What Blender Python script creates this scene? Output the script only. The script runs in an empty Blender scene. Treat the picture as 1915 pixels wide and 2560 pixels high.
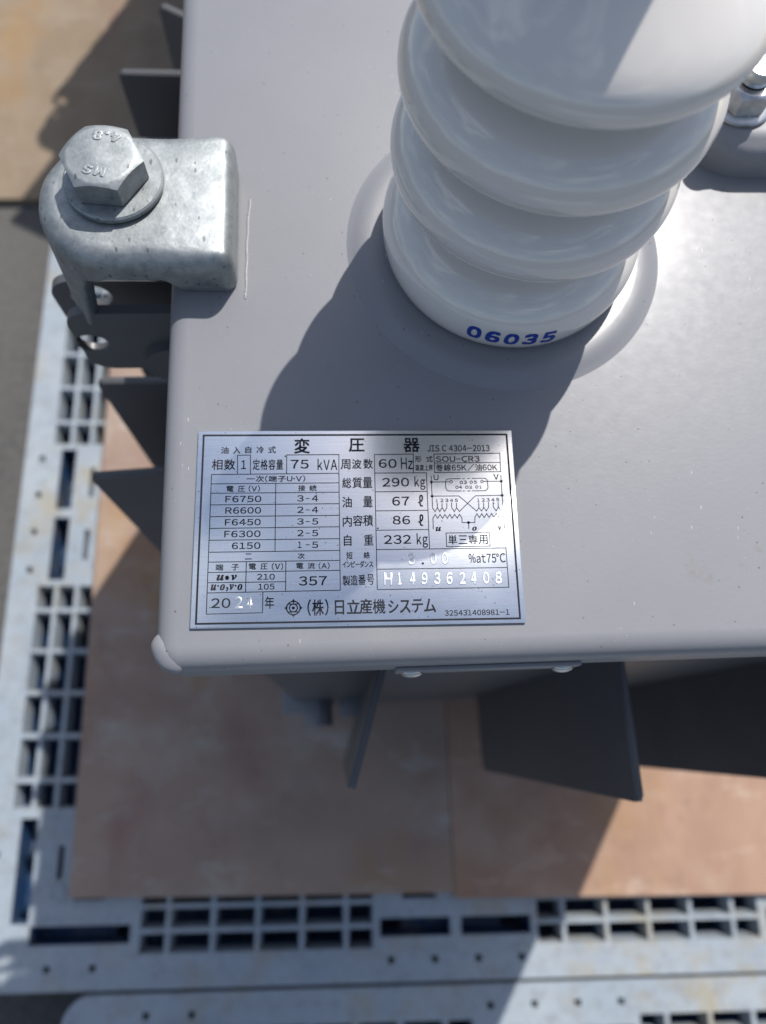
import bpy, bmesh, math, random
from mathutils import Matrix, Vector

random.seed(7)
S = 0.001                                   # everything below is modelled in millimetres
sc = bpy.context.scene
COL = sc.collection

# ------------------------------------------------------------------ camera
camd = bpy.data.cameras.new("camera")
cam = bpy.data.objects.new("camera", camd)
COL.objects.link(cam)
cam.matrix_world = Matrix(((0.9977879, 0.0223168, -0.0626206, -0.00886),
                           (-0.0388918, 0.9599078, -0.2776047, -0.07600),
                           (0.0539147, 0.2794261, 0.9586523, 0.27966),
                           (0, 0, 0, 1)))
camd.sensor_fit = 'VERTICAL'
camd.sensor_height = 9.8
camd.lens = 9.8 * 1949.9 / 2560
camd.clip_start = 0.005
camd.clip_end = 200
camd.dof.use_dof = True
camd.dof.focus_distance = 0.275
camd.dof.aperture_fstop = 1.9
sc.camera = cam

# ------------------------------------------------------------------ daylight
ELEV = math.radians(52.0)
AZX, AZY = 0.515, 0.857                     # horizontal direction towards the sun
w = bpy.data.worlds.new("World")
sc.world = w
w.use_nodes = True
nt = w.node_tree
bg = nt.nodes["Background"]
sky = nt.nodes.new("ShaderNodeTexSky")
sky.sky_type = 'NISHITA'
sky.sun_disc = False
sky.sun_elevation = ELEV
sky.sun_rotation = math.atan2(AZX, AZY)
sky.air_density = 1.0
sky.dust_density = 1.5
sky.ozone_density = 0.9
# thin bright clouds over the clear sky
tc = nt.nodes.new("ShaderNodeTexCoord")
cn = nt.nodes.new("ShaderNodeTexNoise"); cn.inputs["Scale"].default_value = 2.6; cn.inputs["Detail"].default_value = 7
cn.inputs["Roughness"].default_value = .58; cn.inputs["Distortion"].default_value = .5
mp = nt.nodes.new("ShaderNodeMapping"); mp.inputs["Location"].default_value = (.35, 1.7, .2); mp.inputs["Scale"].default_value = (1, 1, 1.8)
cr = nt.nodes.new("ShaderNodeValToRGB")
cr.color_ramp.elements[0].position = .52; cr.color_ramp.elements[0].color = (0, 0, 0, 1)
cr.color_ramp.elements[1].position = .70; cr.color_ramp.elements[1].color = (.75, .75, .75, 1)
cm = nt.nodes.new("ShaderNodeMix"); cm.data_type = 'RGBA'
cm.inputs[7].default_value = (8.6, 9.1, 10.0, 1)
nt.links.new(tc.outputs["Generated"], mp.inputs[0]); nt.links.new(mp.outputs[0], cn.inputs["Vector"])
nt.links.new(cn.outputs["Fac"], cr.inputs[0]); nt.links.new(cr.outputs[0], cm.inputs[0])
nt.links.new(sky.outputs[0], cm.inputs[6]); nt.links.new(cm.outputs[2], bg.inputs[0])
bg.inputs[1].default_value = 0.098
sund = bpy.data.lights.new("sun", 'SUN')
sund.energy = 3.9
sund.angle = math.radians(0.53)
sund.color = (1.0, 0.965, 0.915)
sun = bpy.data.objects.new("sun", sund)
COL.objects.link(sun)
d = Vector((AZX * math.cos(ELEV), AZY * math.cos(ELEV), math.sin(ELEV)))
sun.rotation_euler = d.to_track_quat('Z', 'Y').to_euler()
sun.location = (1.5, 2.5, 3.5)
sc.view_settings.view_transform = 'Standard'
sc.view_settings.look = 'None'
sc.view_settings.exposure = 0.45
sc.view_settings.gamma = 1.0
sc.view_settings.use_curve_mapping = False

# ------------------------------------------------------------------ material helpers
def mat(name, base, rough=0.5, metal=0.0, spec=0.5, coat=0.0, coat_r=0.1):
    m = bpy.data.materials.new(name)
    m.use_nodes = True
    b = m.node_tree.nodes["Principled BSDF"]
    b.inputs["Base Color"].default_value = (*base, 1)
    b.inputs["Roughness"].default_value = rough
    b.inputs["Metallic"].default_value = metal
    b.inputs["Specular IOR Level"].default_value = spec
    b.inputs["Coat Weight"].default_value = coat
    b.inputs["Coat Roughness"].default_value = coat_r
    return m

class NT:
    def __init__(s, m):
        s.m = m; s.t = m.node_tree; s.b = s.t.nodes["Principled BSDF"]
        s.co = s.t.nodes.new("ShaderNodeTexCoord").outputs["Object"]
    def n(s, k, **kw):
        x = s.t.nodes.new(k)
        for a, v in kw.items(): setattr(x, a, v)
        return x
    def link(s, a, b): s.t.links.new(a, b)
    def scaled(s, v):
        x = s.n("ShaderNodeMapping"); x.inputs["Scale"].default_value = v
        s.link(s.co, x.inputs["Vector"]); return x.outputs[0]
    def noise(s, scale, detail=4, rough=0.55, vec=None):
        x = s.n("ShaderNodeTexNoise")
        x.inputs["Scale"].default_value = scale; x.inputs["Detail"].default_value = detail
        x.inputs["Roughness"].default_value = rough
        s.link(vec or s.co, x.inputs["Vector"]); return x.outputs["Fac"]
    def voro(s, scale, vec=None):
        x = s.n("ShaderNodeTexVoronoi"); x.inputs["Scale"].default_value = scale
        s.link(vec or s.co, x.inputs["Vector"]); return x.outputs["Distance"]
    def ramp(s, fac, *stops):
        x = s.n("ShaderNodeValToRGB"); e = x.color_ramp.elements
        while len(e) < len(stops): e.new(0.5)
        for i, (p, c) in enumerate(stops):
            e[i].position = p
            e[i].color = (*c, 1) if isinstance(c, tuple) else (c, c, c, 1)
        s.link(fac, x.inputs[0]); return x.outputs[0]
    def mix(s, fac, a, b, mode='MIX'):
        x = s.n("ShaderNodeMix"); x.data_type = 'RGBA'; x.blend_type = mode
        for v, i in ((fac, 0), (a, 6), (b, 7)):
            if isinstance(v, (int, float)): x.inputs[i].default_value = v if i == 0 else (v, v, v, 1)
            elif isinstance(v, tuple): x.inputs[i].default_value = (*v, 1)
            else: s.link(v, x.inputs[i])
        return x.outputs[2]
    def math(s, op, a, b):
        x = s.n("ShaderNodeMath"); x.operation = op
        for v, i in ((a, 0), (b, 1)):
            if isinstance(v, (int, float)): x.inputs[i].default_value = v
            else: s.link(v, x.inputs[i])
        return x.outputs[0]
    def color(s, c): s.link(c, s.b.inputs["Base Color"])
    def rough(s, r): s.link(r, s.b.inputs["Roughness"])
    def bump(s, h, strength=0.2, dist=0.0005, inp="Normal"):
        x = s.n("ShaderNodeBump"); x.inputs["Strength"].default_value = strength
        x.inputs["Distance"].default_value = dist
        s.link(h, x.inputs["Height"])
        if s.b.inputs["Normal"].is_linked:
            s.link(s.b.inputs["Normal"].links[0].from_socket, x.inputs["Normal"])
        s.link(x.outputs[0], s.b.inputs["Normal"])

def specks(q, scale, cover, size, vec=None):
    """mask of scattered small dots, only in some of the cells"""
    x = q.n("ShaderNodeTexVoronoi"); x.inputs["Scale"].default_value = scale
    q.link(vec or q.co, x.inputs["Vector"])
    sep = q.n("ShaderNodeSeparateColor"); q.link(x.outputs["Color"], sep.inputs[0])
    on = q.math('LESS_THAN', sep.outputs[0], cover)
    rad = q.math('MULTIPLY', sep.outputs[1], size)
    dot = q.math('LESS_THAN', x.outputs["Distance"], rad)
    return q.math('MULTIPLY', on, dot)

def m_paint():
    m = mat("grey_paint", (.40, .40, .41), .5, spec=.36, coat=.09, coat_r=.2); q = NT(m)
    c = q.ramp(q.noise(9, 5), (.3, (.185, .188, .203)), (.7, (.208, .211, .226)))
    dust = q.ramp(q.math('MULTIPLY', q.noise(26, 8, .7), q.noise(5, 2)), (.30, 0.0), (.46, 1.0))
    c = q.mix(q.ramp(q.noise(2.3, 6, .65), (.45, 0.0), (.75, .35)), c, (.225, .222, .222))
    c = q.mix(q.math('MULTIPLY', dust, .5), c, (.255, .245, .228))
    rust = q.ramp(q.math('MULTIPLY', q.noise(70, 6, .75), q.noise(11, 3)), (.40, 0.0), (.47, 1.0))
    c = q.mix(q.math('MULTIPLY', rust, .5), c, (.17, .12, .08))
    c = q.mix(specks(q, 300, .42, .12), c, (.085, .08, .075))
    c = q.mix(specks(q, 620, .10, .13), c, (.33, .325, .32))
    rot = q.n("ShaderNodeMapping"); rot.inputs["Rotation"].default_value = (0, 0, .6); rot.inputs["Scale"].default_value = (1, .22, 1)
    q.link(q.co, rot.inputs["Vector"])
    scr = q.math('MULTIPLY', specks(q, 1000, .14, .20, rot.outputs[0]), q.ramp(q.noise(13, 3), (.54, 0.0), (.60, 1.0)))
    c = q.mix(scr, c, (.40, .40, .40))
    q.color(c)
    q.rough(q.ramp(q.noise(190, 6), (.3, .44), (.75, .52)))
    q.bump(q.noise(520, 4, .55), .16, .0003)
    pass
    return m

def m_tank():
    m = mat("shaded_tank_paint", (.20, .205, .215), .45, coat=.15, coat_r=.25); q = NT(m)
    q.color(q.ramp(q.noise(14, 6), (.3, (.068, .069, .075)), (.7, (.085, .086, .092))))  # same grey as the lid, darkened: the fins' shade is put into the colour
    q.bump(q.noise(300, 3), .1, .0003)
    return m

def m_galv():
    m = mat("galvanised_casting", (.5, .52, .53), .45, metal=.8); q = NT(m)
    c = q.ramp(q.noise(150, 8, .72), (.30, (.16, .178, .184)), (.50, (.26, .28, .285)), (.72, (.375, .39, .395)))
    c = q.mix(q.ramp(q.noise(22, 5, .6), (.40, 0.0), (.68, .45)), c, (.34, .36, .375))
    pit = q.ramp(q.noise(330, 5, .6), (.60, 0.0), (.70, 1.0))
    c = q.mix(q.math('MULTIPLY', pit, .45), c, (.17, .18, .19))
    c = q.mix(specks(q, 430, .34, .28, q.scaled((1, .45, 1))), c, (.15, .16, .165))
    scr = q.ramp(q.noise(38, 5, .7, q.scaled((1, 6, 2))), (.67, 0.0), (.69, 1.0))
    c = q.mix(q.math('MULTIPLY', scr, .5), c, (.22, .225, .23))
    q.color(c)
    q.rough(q.ramp(q.noise(160, 6), (.3, .50), (.7, .64)))
    q.bump(q.noise(420, 6, .65), .30, .0004)
    q.bump(q.noise(75, 3, .6), .30, .0010)
    return m

def m_zinc():
    m = mat("bright_zinc", (.66, .67, .68), .22, metal=1.0); q = NT(m)
    q.color(q.ramp(q.noise(160, 6), (.35, (.40, .41, .42)), (.65, (.58, .59, .59))))
    q.rough(q.ramp(q.noise(200, 6), (.3, .24), (.7, .42)))
    q.bump(q.noise(500, 4), .2, .0002)
    return m

def m_porcelain():
    m = mat("white_porcelain", (.74, .735, .72), .10, spec=.65, coat=.45, coat_r=.02); q = NT(m)
    c = q.ramp(q.noise(14, 3), (.3, (.605, .572, .535)), (.7, (.635, .60, .56)))
    c = q.mix(specks(q, 170, .05, .10), c, (.40, .38, .35))
    m.node_tree.nodes['Principled BSDF'].inputs['Subsurface Weight'].default_value = .2
    m.node_tree.nodes['Principled BSDF'].inputs['Subsurface Radius'].default_value = (1, .95, .85)
    m.node_tree.nodes['Principled BSDF'].inputs['Subsurface Scale'].default_value = .006
    q.color(c)
    q.rough(q.ramp(q.noise(60, 6), (.35, .04), (.75, .11)))
    q.bump(q.noise(45, 3), .03, .002)
    q.bump(q.noise(260, 3), .03, .0003)
    return m

def m_alu():
    m = mat("nameplate_aluminium", (.74, .77, .80), .32, metal=1.0); q = NT(m)
    br = q.noise(60, 5, .6, q.scaled((1.0, 22, 1)))
    c = q.ramp(br, (.3, (.80, .825, .85)), (.7, (.88, .895, .91)))
    c = q.mix(specks(q, 900, .16, .22), c, (.16, .17, .18))
    c = q.mix(specks(q, 330, .05, .13), c, (.08, .08, .08))
    q.color(c)
    q.rough(q.ramp(q.noise(30, 6, .6), (.3, .19), (.7, .26)))
    q.bump(q.noise(500, 3, .5, q.scaled((1, 6, 1))), .06, .0002)
    q.bump(q.noise(35, 2), .05, .0006)
    return m

def m_pallet(name, a, b, stain):
    m = mat(name, a, .55); q = NT(m)
    c = q.ramp(q.noise(7, 8, .65), (.3, a), (.7, b))
    c = q.mix(q.ramp(q.noise(55, 8, .75), (.48, 0.0), (.72, .65)), c, (.15, .155, .15))
    c = q.mix(q.ramp(q.noise(17, 7, .7), (.54, 0.0), (.70, .6)), c, (.25, .22, .16))
    st = q.ramp(q.math('MULTIPLY', q.noise(24, 6, .7), q.noise(4, 2)), (.27, 0.0), (.38, 1.0))
    c = q.mix(q.math('MULTIPLY', st, .55), c, stain)
    q.color(c); q.bump(q.noise(120, 4), .15, .001)
    return m

def m_board(name, a, b, cc, grain=(1, 7, 1)):
    m = mat(name, a, .8, spec=.25); q = NT(m)
    c = q.ramp(q.noise(9, 8, .6, q.scaled(grain)), (.32, a), (.68, b))
    c = q.mix(q.ramp(q.noise(11, 6, .6), (.50, 0.0), (.66, .6)), c, cc)
    c = q.mix(q.math('MULTIPLY', q.noise(110, 8, .7, q.scaled((1, 5, 1))), .35), c, (.22, .16, .12))
    c = q.mix(q.ramp(q.noise(34, 8, .75), (.57, 0.0), (.70, .6)), c, (.19, .14, .11))
    c = q.mix(q.ramp(q.noise(16, 7, .7, q.scaled((1, 2, 1))), (.55, 0.0), (.66, .7)), c, cc)
    c = q.mix(q.ramp(q.noise(3.1, 4, .55, q.scaled((1.3, 1, 1))), (.55, 0.0), (.66, .55)), c, (.30, .17, .06))
    c = q.mix(q.ramp(q.noise(5.3, 5, .6, q.scaled((2.2, 1, 1))), (.56, 0.0), (.72, .5)), c, (.21, .10, .085))
    q.color(c); q.bump(q.noise(60, 6, .6, q.scaled(grain)), .25, .001)
    return m

def m_asphalt():
    m = mat("asphalt", (.07, .07, .07), .85, spec=.3); q = NT(m)
    c = q.ramp(q.noise(90, 8, .7), (.3, (.05, .05, .05)), (.7, (.115, .112, .108)))
    q.color(q.mix(q.ramp(q.noise(3, 6), (.4, 0.0), (.7, .5)), c, (.13, .122, .11)))
    q.bump(q.noise(220, 6, .7), .6, .004)
    return m

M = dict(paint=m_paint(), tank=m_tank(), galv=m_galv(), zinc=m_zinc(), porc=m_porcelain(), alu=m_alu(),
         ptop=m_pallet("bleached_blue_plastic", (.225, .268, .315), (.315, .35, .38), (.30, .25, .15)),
         pin=m_pallet("shaded_blue_plastic", (.010, .045, .13), (.016, .06, .15), (.03, .04, .05)),  # unbleached blue, darkened further so slot and well shade sits in the colour
         board=m_board("pale_pinkish_plywood", (.27, .195, .155), (.34, .25, .197), (.37, .325, .29), (1, 1.6, 1)),
         board2=m_board("reddish_plywood", (.29, .175, .125), (.39, .25, .178), (.42, .31, .24), (1.6, 1, 1)),
         tan=m_board("tan_plywood", (.20, .152, .10), (.25, .195, .135), (.28, .225, .165), (2.5, 1, 1)),
         asphalt=m_asphalt(),
         ink=mat("black_ink", (.012, .013, .018), .7, spec=.2), blue=mat("blue_glaze", (.012, .04, .27), .3, spec=.3), seal=mat("pale_sealant", (.24, .24, .245), .4),
         stamp=mat("stamped_aluminium", (.62, .64, .66), .30, metal=1.0), gasket=mat("grey_rubber", (.42, .42, .42), .5), dark=mat("dark_rubber", (.02, .02, .02), .6))

# ------------------------------------------------------------------ mesh helpers (input in mm)
def put(name, verts, faces, m, parent=None, smooth=False, sharp=None):
    me = bpy.data.meshes.new(name)
    me.from_pydata([(v[0]*S, v[1]*S, v[2]*S) for v in verts], [], faces)
    for x in (m if isinstance(m, (list, tuple)) else [m]): me.materials.append(x)
    if smooth:
        for p in me.polygons: p.use_smooth = True
        if sharp: me.set_sharp_from_angle(angle=math.radians(sharp))
    me.update()
    o = bpy.data.objects.new(name, me); COL.objects.link(o)
    if parent: o.parent = parent
    return o

def put_bm(name, bm, m, parent=None, smooth=True, sharp=35):
    bmesh.ops.recalc_face_normals(bm, faces=bm.faces)
    me = bpy.data.meshes.new(name)
    for v in bm.verts: v.co *= S
    bm.to_mesh(me); bm.free()
    for x in (m if isinstance(m, (list, tuple)) else [m]): me.materials.append(x)
    if smooth:
        for p in me.polygons: p.use_smooth = True
        if sharp: me.set_sharp_from_angle(angle=math.radians(sharp))
    o = bpy.data.objects.new(name, me); COL.objects.link(o)
    if parent: o.parent = parent
    return o

def thing(name, loc, label, cat, group=None):
    o = bpy.data.objects.new(name, None); COL.objects.link(o)
    o.location = [c*S for c in loc]
    o.empty_display_size = .05
    o["label"] = label; o["category"] = cat
    if group: o["group"] = group
    return o

def bm_box(bm, x0, x1, y0, y1, z0, z1, bev=0, seg=2):
    g = bmesh.ops.create_cube(bm, size=1)
    vs = g["verts"]
    bmesh.ops.scale(bm, vec=(x1-x0, y1-y0, z1-z0), verts=vs)
    bmesh.ops.translate(bm, vec=((x0+x1)/2, (y0+y1)/2, (z0+z1)/2), verts=vs)
    if bev:
        es = list({e for v in vs for e in v.link_edges})
        bmesh.ops.bevel(bm, geom=es, offset=bev, segments=seg, affect='EDGES', profile=.5)

def box(name, a, m, parent, bev=1.0, seg=2):
    bm = bmesh.new(); bm_box(bm, *a, bev=bev, seg=seg)
    return put_bm(name, bm, m, parent, True, 40)

def lathe(name, prof, m, parent, c=(0, 0, 0), n=96, sharp=40):
    vs, fs = [], []
    for r, z in prof:
        for i in range(n):
            a = 2*math.pi*i/n
            vs.append((c[0]+r*math.cos(a), c[1]+r*math.sin(a), c[2]+z))
    for k in range(len(prof)-1):
        for i in range(n):
            j = (i+1) % n
            fs.append((k*n+i, k*n+j, (k+1)*n+j, (k+1)*n+i))
    if prof[0][0] > 0: fs.append(tuple(range(n))[::-1])
    if prof[-1][0] > 0: fs.append(tuple(range((len(prof)-1)*n, len(prof)*n)))
    return put(name, vs, fs, m, parent, True, sharp)

def prism(bm, loop, z0, z1):
    """closed prism of a 2-D outline (counter-clockwise); returns the new verts"""
    a = [bm.verts.new((x, y, z0)) for x, y in loop]
    b = [bm.verts.new((x, y, z1)) for x, y in loop]
    n = len(loop)
    bm.faces.new(a[::-1]); bm.faces.new(b)
    for i in range(n):
        bm.faces.new((a[i], a[(i+1) % n], b[(i+1) % n], b[i]))
    return a + b

def rrect(x0, x1, y0, y1, r, n=8):
    out = []
    for cx, cy, a0 in ((x1-r, y1-r, 0), (x0+r, y1-r, 90), (x0+r, y0+r, 180), (x1-r, y0+r, 270)):
        for i in range(n+1):
            a = math.radians(a0 + 90*i/n)
            out.append((cx+r*math.cos(a), cy+r*math.sin(a)))
    return out

def text_mesh(s, bold=0, extrude=0.0, bevel=0.0):
    """list of (verts, faces) of a flat or raised text, in font units"""
    c = bpy.data.curves.new("writing", 'FONT')
    c.body = s; c.resolution_u = 4
    c.offset = 0.0
    c.extrude = extrude; c.bevel_depth = bevel; c.bevel_resolution = 2
    o = bpy.data.objects.new("writing", c); COL.objects.link(o)
    bpy.context.view_layer.update()
    ev = o.evaluated_get(bpy.context.evaluated_depsgraph_get())
    me = ev.to_mesh()
    vs = [v.co.copy() for v in me.vertices]; fs = [tuple(p.vertices) for p in me.polygons]
    ev.to_mesh_clear()
    bpy.data.objects.remove(o); bpy.data.curves.remove(c)
    return vs, fs

def wide(ch):
    """full-width twin of an ASCII character (rounder gothic lettering)"""
    return chr(ord(ch)+0xFEE0) if 33 <= ord(ch) <= 126 else ch

GLYPH = {}
def fit_text(acc, s, box4, bold=0, z=0.0, extrude=0.0, bevel=0.0, zs=1.0, map_=None, gap=.13):
    """set the characters one after the other and fit the line into a box (left, bottom, right, top)"""
    V, F, pen = [], [], 0.0
    for ch in s:
        if ch == ' ': pen += .30; continue
        key = (ch, bold, extrude, bevel)
        if key not in GLYPH: GLYPH[key] = text_mesh(wide(ch), bold, extrude, bevel)
        vs, fs = GLYPH[key]
        x0 = min(v.x for v in vs); x1 = max(v.x for v in vs); k = len(V)
        V.extend((v.x-x0+pen, v.y, v.z) for v in vs); F.extend(tuple(i+k for i in f) for f in fs)
        pen += x1-x0+gap
    xs = [v[0] for v in V]; ys = [v[1] for v in V]
    x0, x1, y0, y1 = min(xs), max(xs), min(ys), max(ys)
    l, b, r, t = box4
    k = len(acc[0])
    kx, ky = (r-l)/max(x1-x0, 1e-6), (t-b)/max(y1-y0, 1e-6)
    w = 0 if extrude else (.013, .013, .020, .045)[bold]*min(abs(kx), abs(ky))
    if w: w = max(w, .045)
    for n_, (ox, oy) in enumerate(((-w, -w), (w, w), (-w, w), (w, -w)) if w else ((0, 0),)):
        k = len(acc[0])
        for v in V:
            p = (l+(v[0]-x0)*kx+ox, b+(v[1]-y0)*ky+oy, z+v[2]*zs+.003*n_)
            acc[0].append(map_(p) if map_ else p)
        acc[1].extend(tuple(i+k for i in f) for f in F)

def strip(acc, pts, wd, z, closed=False):
    """mitred flat line"""
    k = len(acc[0]); n = len(pts)
    P = [Vector(p) for p in pts]
    for i in range(n):
        a = P[i-1] if (i or closed) else None
        b = P[(i+1) % n] if (i < n-1 or closed) else None
        d1 = (P[i]-a).normalized() if a is not None else None
        d2 = (b-P[i]).normalized() if b is not None else None
        d1 = d1 or d2; d2 = d2 or d1
        n1 = Vector((-d1.y, d1.x)); n2 = Vector((-d2.y, d2.x))
        m = (n1+n2)
        m = m.normalized() if m.length > .2 else n1
        h = wd/2/max(.45, m.dot(n1))
        for sg in (-1, 1):
            q = P[i]+m*h*sg
            acc[0].append((q.x, q.y, z))
    for i in range(n-1 + (1 if closed else 0)):
        j = (i+1) % n
        acc[1].append((k+2*i, k+2*j, k+2*j+1, k+2*i+1))

def disc(acc, c, r, z, r0=0.0, n=24):
    k = len(acc[0])
    for i in range(n):
        a = 2*math.pi*i/n
        acc[0].append((c[0]+r*math.cos(a), c[1]+r*math.sin(a), z))
    if r0:
        for i in range(n):
            a = 2*math.pi*i/n
            acc[0].append((c[0]+r0*math.cos(a), c[1]+r0*math.sin(a), z))
        for i in range(n):
            j = (i+1) % n
            acc[1].append((k+i, k+j, k+n+j, k+n+i))
    else:
        acc[1].append(tuple(range(k, k+n)))

# ------------------------------------------------------------------ ground
ZB, ZP, ZG = -700.0, -712.0, -856.0          # top of the plywood, of the pallets, of the yard
g = put("asphalt_yard", [(-15000, -15000, ZG), (15000, -15000, ZG), (15000, 15000, ZG), (-15000, 15000, ZG)],
        [(0, 1, 2, 3)], M["asphalt"])
g["kind"] = "structure"

# ------------------------------------------------------------------ plastic pallets
HALF = 550.0
def pallet_mesh():
    band = [(6, 88)]                                       # (from centre) slots of the middle
    cells = [(95.5, 124), (129, 174.5), (179.5, 225), (230, 275.5), (280.5, 326), (331, 359.5)]
    corner = [(370, 482)]
    rows = [(35.2, 55.8), (60.6, 81.2), (86, 106.8)]
    slot = (46, 66)
    holes = []                                             # rectangles u0,u1,v0,v1 (deck coordinates)
    def add(u0, u1, t0, t1):
        for sg in (-1, 1):
            a, b = sorted((sg*u0, sg*u1))
            holes.append((a, b, -HALF+t0, -HALF+t1)); holes.append((a, b, HALF-t1, HALF-t0))
            holes.append((-HALF+t0, -HALF+t1, a, b)); holes.append((HALF-t1, HALF-t0, a, b))
    for c in cells:
        for r in rows: add(*c, *r)
    for c in band: add(*c, *slot)
    for c in corner: add(*c, *slot)
    add(22, 62, 86, 93)
    add(400, 436, 92, 99)
    # deep round knob holes along the outer band are modelled as small square wells
    for u in (25, 75, 409, 459):
        add(u-3.9, u+3.9, 18.3, 26.1)
    R = 32.0
    us = sorted({-HALF, HALF, -HALF+R, HALF-R} | {round(h[i], 3) for h in holes for i in (0, 1)})
    vs_ = sorted({-HALF, HALF, -HALF+R, HALF-R} | {round(h[i], 3) for h in holes for i in (2, 3)})
    hb = [tuple(round(x, 3) for x in h) for h in holes]
    iu = {u: i for i, u in enumerate(us)}; iv = {v: i for i, v in enumerate(vs_)}
    empty = set()
    for a, b, c_, d_ in hb:
        for i in range(iu[a], iu[b]):
            for j in range(iv[c_], iv[d_]): empty.add((i, j))
    V, F, MI = [], [], []
    nv = len(vs_)
    for u in us:
        for v in vs_: V.append((u, v, 0))
    for i in range(len(us)-1):
        for j in range(nv-1):
            if (i, j) in empty: continue
            if (us[i] < -HALF+R or us[i] >= HALF-R) and (vs_[j] < -HALF+R or vs_[j] >= HALF-R): continue
            F.append((i*nv+j, (i+1)*nv+j, (i+1)*nv+j+1, i*nv+j+1)); MI.append(0)
    out = rrect(-HALF, HALF, -HALF, HALF, R, 8)
    for q, (cx, cy) in enumerate(((HALF-R, HALF-R), (-HALF+R, HALF-R), (-HALF+R, -HALF+R), (HALF-R, -HALF+R))):
        k = len(V); V.append((cx, cy, 0)); arc = out[q*9:(q+1)*9]
        V.extend((x, y, 0) for x, y in arc)
        for i in range(8): F.append((k, k+1+i, k+2+i)); MI.append(0)
    # wells: upper wall bleached, lower wall blue with painted-in shade, tapering inwards
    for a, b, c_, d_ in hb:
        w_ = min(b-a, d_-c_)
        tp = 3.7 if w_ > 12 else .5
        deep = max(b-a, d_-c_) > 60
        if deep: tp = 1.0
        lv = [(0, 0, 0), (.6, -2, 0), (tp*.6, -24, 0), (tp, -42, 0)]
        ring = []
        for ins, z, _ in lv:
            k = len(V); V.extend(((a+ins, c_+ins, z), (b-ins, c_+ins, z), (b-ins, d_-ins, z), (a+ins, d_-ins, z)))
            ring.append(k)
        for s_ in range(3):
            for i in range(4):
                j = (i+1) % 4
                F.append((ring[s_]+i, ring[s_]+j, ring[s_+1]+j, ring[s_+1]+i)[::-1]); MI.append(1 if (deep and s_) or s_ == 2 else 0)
    # outer skirt and underside
    n = len(out)
    k = len(V)
    V.extend((x, y, 0) for x, y in out); V.extend((x, y, -42) for x, y in out)
    for i in range(n):
        j = (i+1) % n; F.append((k+i, k+n+i, k+n+j, k+j)); MI.append(0)
    return V, F, MI

def build_pallet(name, centre, rot, label, group):
    t = thing(name, (centre[0], centre[1], ZG), label, "pallet", group)
    t.rotation_euler.z = rot
    V, F, MI = pallet_mesh()
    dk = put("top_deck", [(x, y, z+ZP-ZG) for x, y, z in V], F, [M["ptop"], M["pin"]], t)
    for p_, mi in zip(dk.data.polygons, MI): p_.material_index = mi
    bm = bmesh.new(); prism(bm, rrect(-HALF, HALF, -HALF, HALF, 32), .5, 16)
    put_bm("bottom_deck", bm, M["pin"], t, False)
    for sx in (-1, 1):
        for sy in (-1, 1):
            lathe("plug", [(5.5, .3), (9, .4), (10, 1.4), (9, 2.4), (6.5, 2.0), (5.6, .5), (.05, .4)], M["ptop"], t, (sx*455, sy*449, ZP-ZG), 32)
    for i in (-1, 0, 1):
        for j in (-1, 0, 1):
            x, y = i*HALF*.83, j*HALF*.83
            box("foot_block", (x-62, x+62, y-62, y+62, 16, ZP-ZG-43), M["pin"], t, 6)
    return t

def dup_tree(src, dst_parent=None):
    c = src.copy(); COL.objects.link(c)
    if dst_parent: c.parent = dst_parent
    for ch in list(src.children): dup_tree(ch, c)
    return c

PG = "pale blue plastic pallets on the yard"
p1 = build_pallet("plastic_pallet", (134, 206, 0), -.027, "pale blue plastic pallet under the transformer and its plywood boards", PG)
p2 = dup_tree(p1); p2.location = (.216, -.9012, (ZG-2)*S)
p2["label"] = "pale blue plastic pallet along the bottom edge, carrying nothing"

# ------------------------------------------------------------------ plywood boards
def board(name, loop, z0, z1, m, label):
    bm = bmesh.new(); prism(bm, loop, z0, z1)
    bmesh.ops.bevel(bm, geom=list(bm.edges), offset=.8, segments=1, affect='EDGES')
    o = put_bm(name, bm, m, None, False)
    o["label"] = label; o["category"] = "plywood board"
    return o
board("plywood_board", [(-316, -236), (119.7, -251), (128.4, 660), (-306, 668)], ZP+.3, ZB, M["board"],
      "pinkish plywood board left of the joint, mostly in shade below the nameplate")
board("plywood_board", [(120.2, -257), (640, -276), (650, 645), (128.8, 660)], ZP+.3, ZB+.3, M["board2"],
      "pinkish plywood board right of the joint, half in sun")
board("plywood_board", [(-1400, 800), (900, 803), (910, 2300), (-1390, 2310)], ZG+.3, ZG+13, M["tan"],
      "sunlit tan plywood board on the asphalt behind the clamp")

# ------------------------------------------------------------------ the transformer
tr = thing("transformer", (132, 175, ZB), "grey painted oil-filled transformer with a white porcelain bushing and an aluminium nameplate", "transformer")
OFF = Vector((132, 175, ZB))
def here(o):                                   # parts are modelled in scene mm, hang under the Empty
    o.parent = tr; o.location = (-OFF.x*S, -OFF.y*S, -OFF.z*S); return o

# lid: folded plate with rolled edges
LX0, LX1, LY0, LY1, LZ = -73.5, 395.0, -51.0, 400.0, -25.0
def lid_mesh():
    vs, fs = [], []
    prof = [(8.5, 0), (6.2, -.25), (4.1, -1.0), (2.3, -2.3), (1.0, -4.1), (.25, -6.2), (0, -8.5), (0, -16), (0, LZ), (1.6, LZ-.4), (2.4, LZ), (2.4, -9)]
    n = None
    for ins, z in prof:
        r = max(.6, 9.0-ins)
        lp = rrect(LX0+ins, LX1-ins, LY0+ins, LY1-ins, r, 8); n = len(lp)
        vs.extend((x, y, z) for x, y in lp)
    for k in range(len(prof)-1):
        for i in range(n):
            j = (i+1) % n
            fs.append((k*n+i, (k+1)*n+i, (k+1)*n+j, k*n+j))
    fs.append(tuple(range(n)))
    return vs, fs
lid = here(put("lid", *lid_mesh(), M["paint"], tr, True, 50))
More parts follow.
